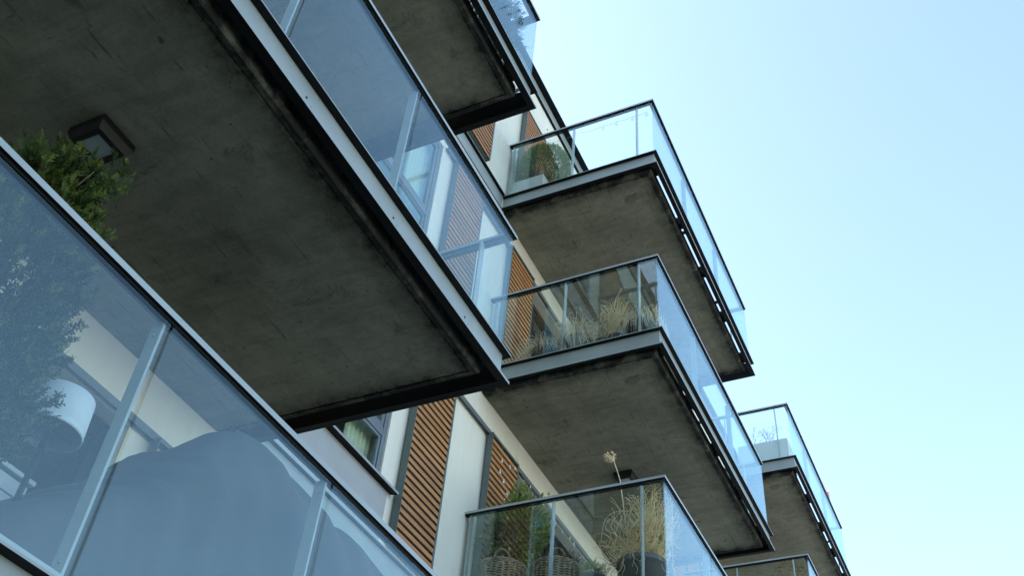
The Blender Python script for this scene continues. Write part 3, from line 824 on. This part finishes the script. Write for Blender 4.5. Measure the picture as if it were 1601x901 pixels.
# ---- T2 (level 12.05)
t = thing('planter_box', 'pale low planter box with bare leafless twigs on the far balcony', 'planter', (15.42, -1.55, 12.05))
bm = bmesh.new()
for q in ((-.26, .26, -.44, -.415), (-.26, .26, .415, .44), (-.26, -.235, -.414, .414), (.235, .26, -.414, .414)): box(bm, *q, 0, .48)
box(bm, -.234, .234, -.413, .413, .02, .44, 1)
finish('box', bm, ['pale_planter', 'soil'], t, bevel=.004)
bm = bmesh.new()
def branch(p, d, l, r, lev):
    q = p+d*l*.5+rv(.01); e = q+(d+rv(.25)).normalized()*l*.5
    tube(bm, [p, q, e], r, 4, r1=r*.6, cap=False)
    if lev:
        for k in range(3): branch(e, (d+rv(.75)).normalized(), l*.72, r*.55, lev-1)
for (a, b) in ((.06, .0), (.0, -.14), (-.02, .2)): branch(Vector((a, b, .42)), Vector((0, 0, 1)), .20, .010, 4)
finish('twigs', bm, 'twig', t)
t = thing('potted_shrub', 'half withered shrub with rusty brown leaves behind the handrail of the far lower balcony', 'potted plant', (15.45, -1.68, 9.05))
pot(t, 'pot', 'dark_pot', .15, .18, .35)
bm = bmesh.new()
for k in range(7):
    a = k*.9; branch(Vector((math.cos(a)*.04, math.sin(a)*.04, .3)), Vector((math.cos(a)*.3, math.sin(a)*.3, 1)).normalized(), .28, .008, 3)
finish('stem', bm, 'twig', t)
bm = bmesh.new()
for k in range(420):
    v = rv(); 
    if v.length > 1: continue
    spray(bm, Vector((v.x*.26, v.y*.28, 1.0+v.z*.32)), v, .05, n=3, wd=3)
finish('foliage', bm, 'rusty_leaf', t)

# flag on the far balcony
t = thing('flag', 'small red and white flag above the handrail of the far balcony', 'flag', (19.15, -1.99, 12.05))
bm = bmesh.new(); tube(bm, [(-.02, .02, .0), (0, 0, 1.86)], .008, 6); finish('pole', bm, 'pale_metal', t)
bm = bmesh.new()
g = [[bm.verts.new((-.02-.5*i/10*(1-.35*j/6), .01+.03*math.sin(i*.9+j*.4), 1.84-.42*j/6-.10*i/10)) for i in range(11)] for j in range(7)]
for j in range(6):
    for i in range(10):
        f = bm.faces.new((g[j][i], g[j][i+1], g[j+1][i+1], g[j+1][i])); f.material_index = 1 if j < 2 else 0
finish('cloth', bm, ['flag_red', 'flag_white'], t, smooth=True)

# ------------------------------------------------------------------ string lights
def bulb(bm, p, r=.017, s=1.0):
    lathe(bm, [(0, 0), (.008*s, 0), (.009*s, -.018*s), (r*.7, -.028*s), (r, -.045*s), (r*.8, -.062*s), (0, -.07*s)], p, 10)
def garland(name, label, pts, bulbs, group, bmat='bulb_white', s=.8, r=.012):
    t = thing(name, label, 'string lights', pts[0], group); o = Vector(pts[0])
    bm = bmesh.new(); P = []
    for a, b in zip(pts, pts[1:]):
        a = Vector(a); b = Vector(b)
        for k in range(8): P.append(a.lerp(b, k/8)-o-Vector((0, 0, .12*(a-b).length*math.sin(math.pi*k/8))))
    P.append(Vector(pts[-1])-o); tube(bm, P, .0022, 4); finish('cord', bm, 'cord_grey', t)
    for b in bulbs:
        bm = bmesh.new(); bulb(bm, Vector(b)-o, r, s); finish('bulb', bm, bmat, t)
mat_plain('cord_grey', (.30, .29, .26), .6)
yb = -.12
S = [(8.30, yb, 8.22), (8.323, yb, 8.06), (8.513, yb, 8.10), (8.637, yb, 8.16), (8.30, yb, 7.90), (8.398, yb, 7.84), (8.503, yb, 7.75), (8.46, yb, 7.63), (8.393, yb, 7.44), (8.41, yb, 7.20)]
garland('string_lights', 'zigzag string of small white bulbs hanging in front of the lowest right wood shutter', S, S[1:-1], 'string lights')
S2 = [(8.637, yb, 8.30), (8.876, yb, 8.13), (9.054, yb, 8.165), (9.418, yb, 8.155), (9.78, yb, 8.11), (9.992, yb, 8.12), (10.225, yb, 8.165), (10.348, yb, 8.145), (10.558, yb, 8.09), (10.9, yb, 8.13), (11.3, yb, 8.11)]
garland('string_lights', 'string of small white bulbs running under the door lintel above the heather basket', [(a, b, c+.02) for a, b, c in S2], S2[1:], 'string lights')
S3 = [(8.06, .0, 13.16), (8.06, -.5, 13.13), (8.06, -.95, 13.15)]+[(8.06, y, 13.12) for y in (-1.33, -1.53, -1.76, -1.96)]
garland('string_lights', 'clear bulb string hung along the handrail of the top right balcony', S3, S3[3:], 'string lights', 'bulb_glass', 1.35, .026)
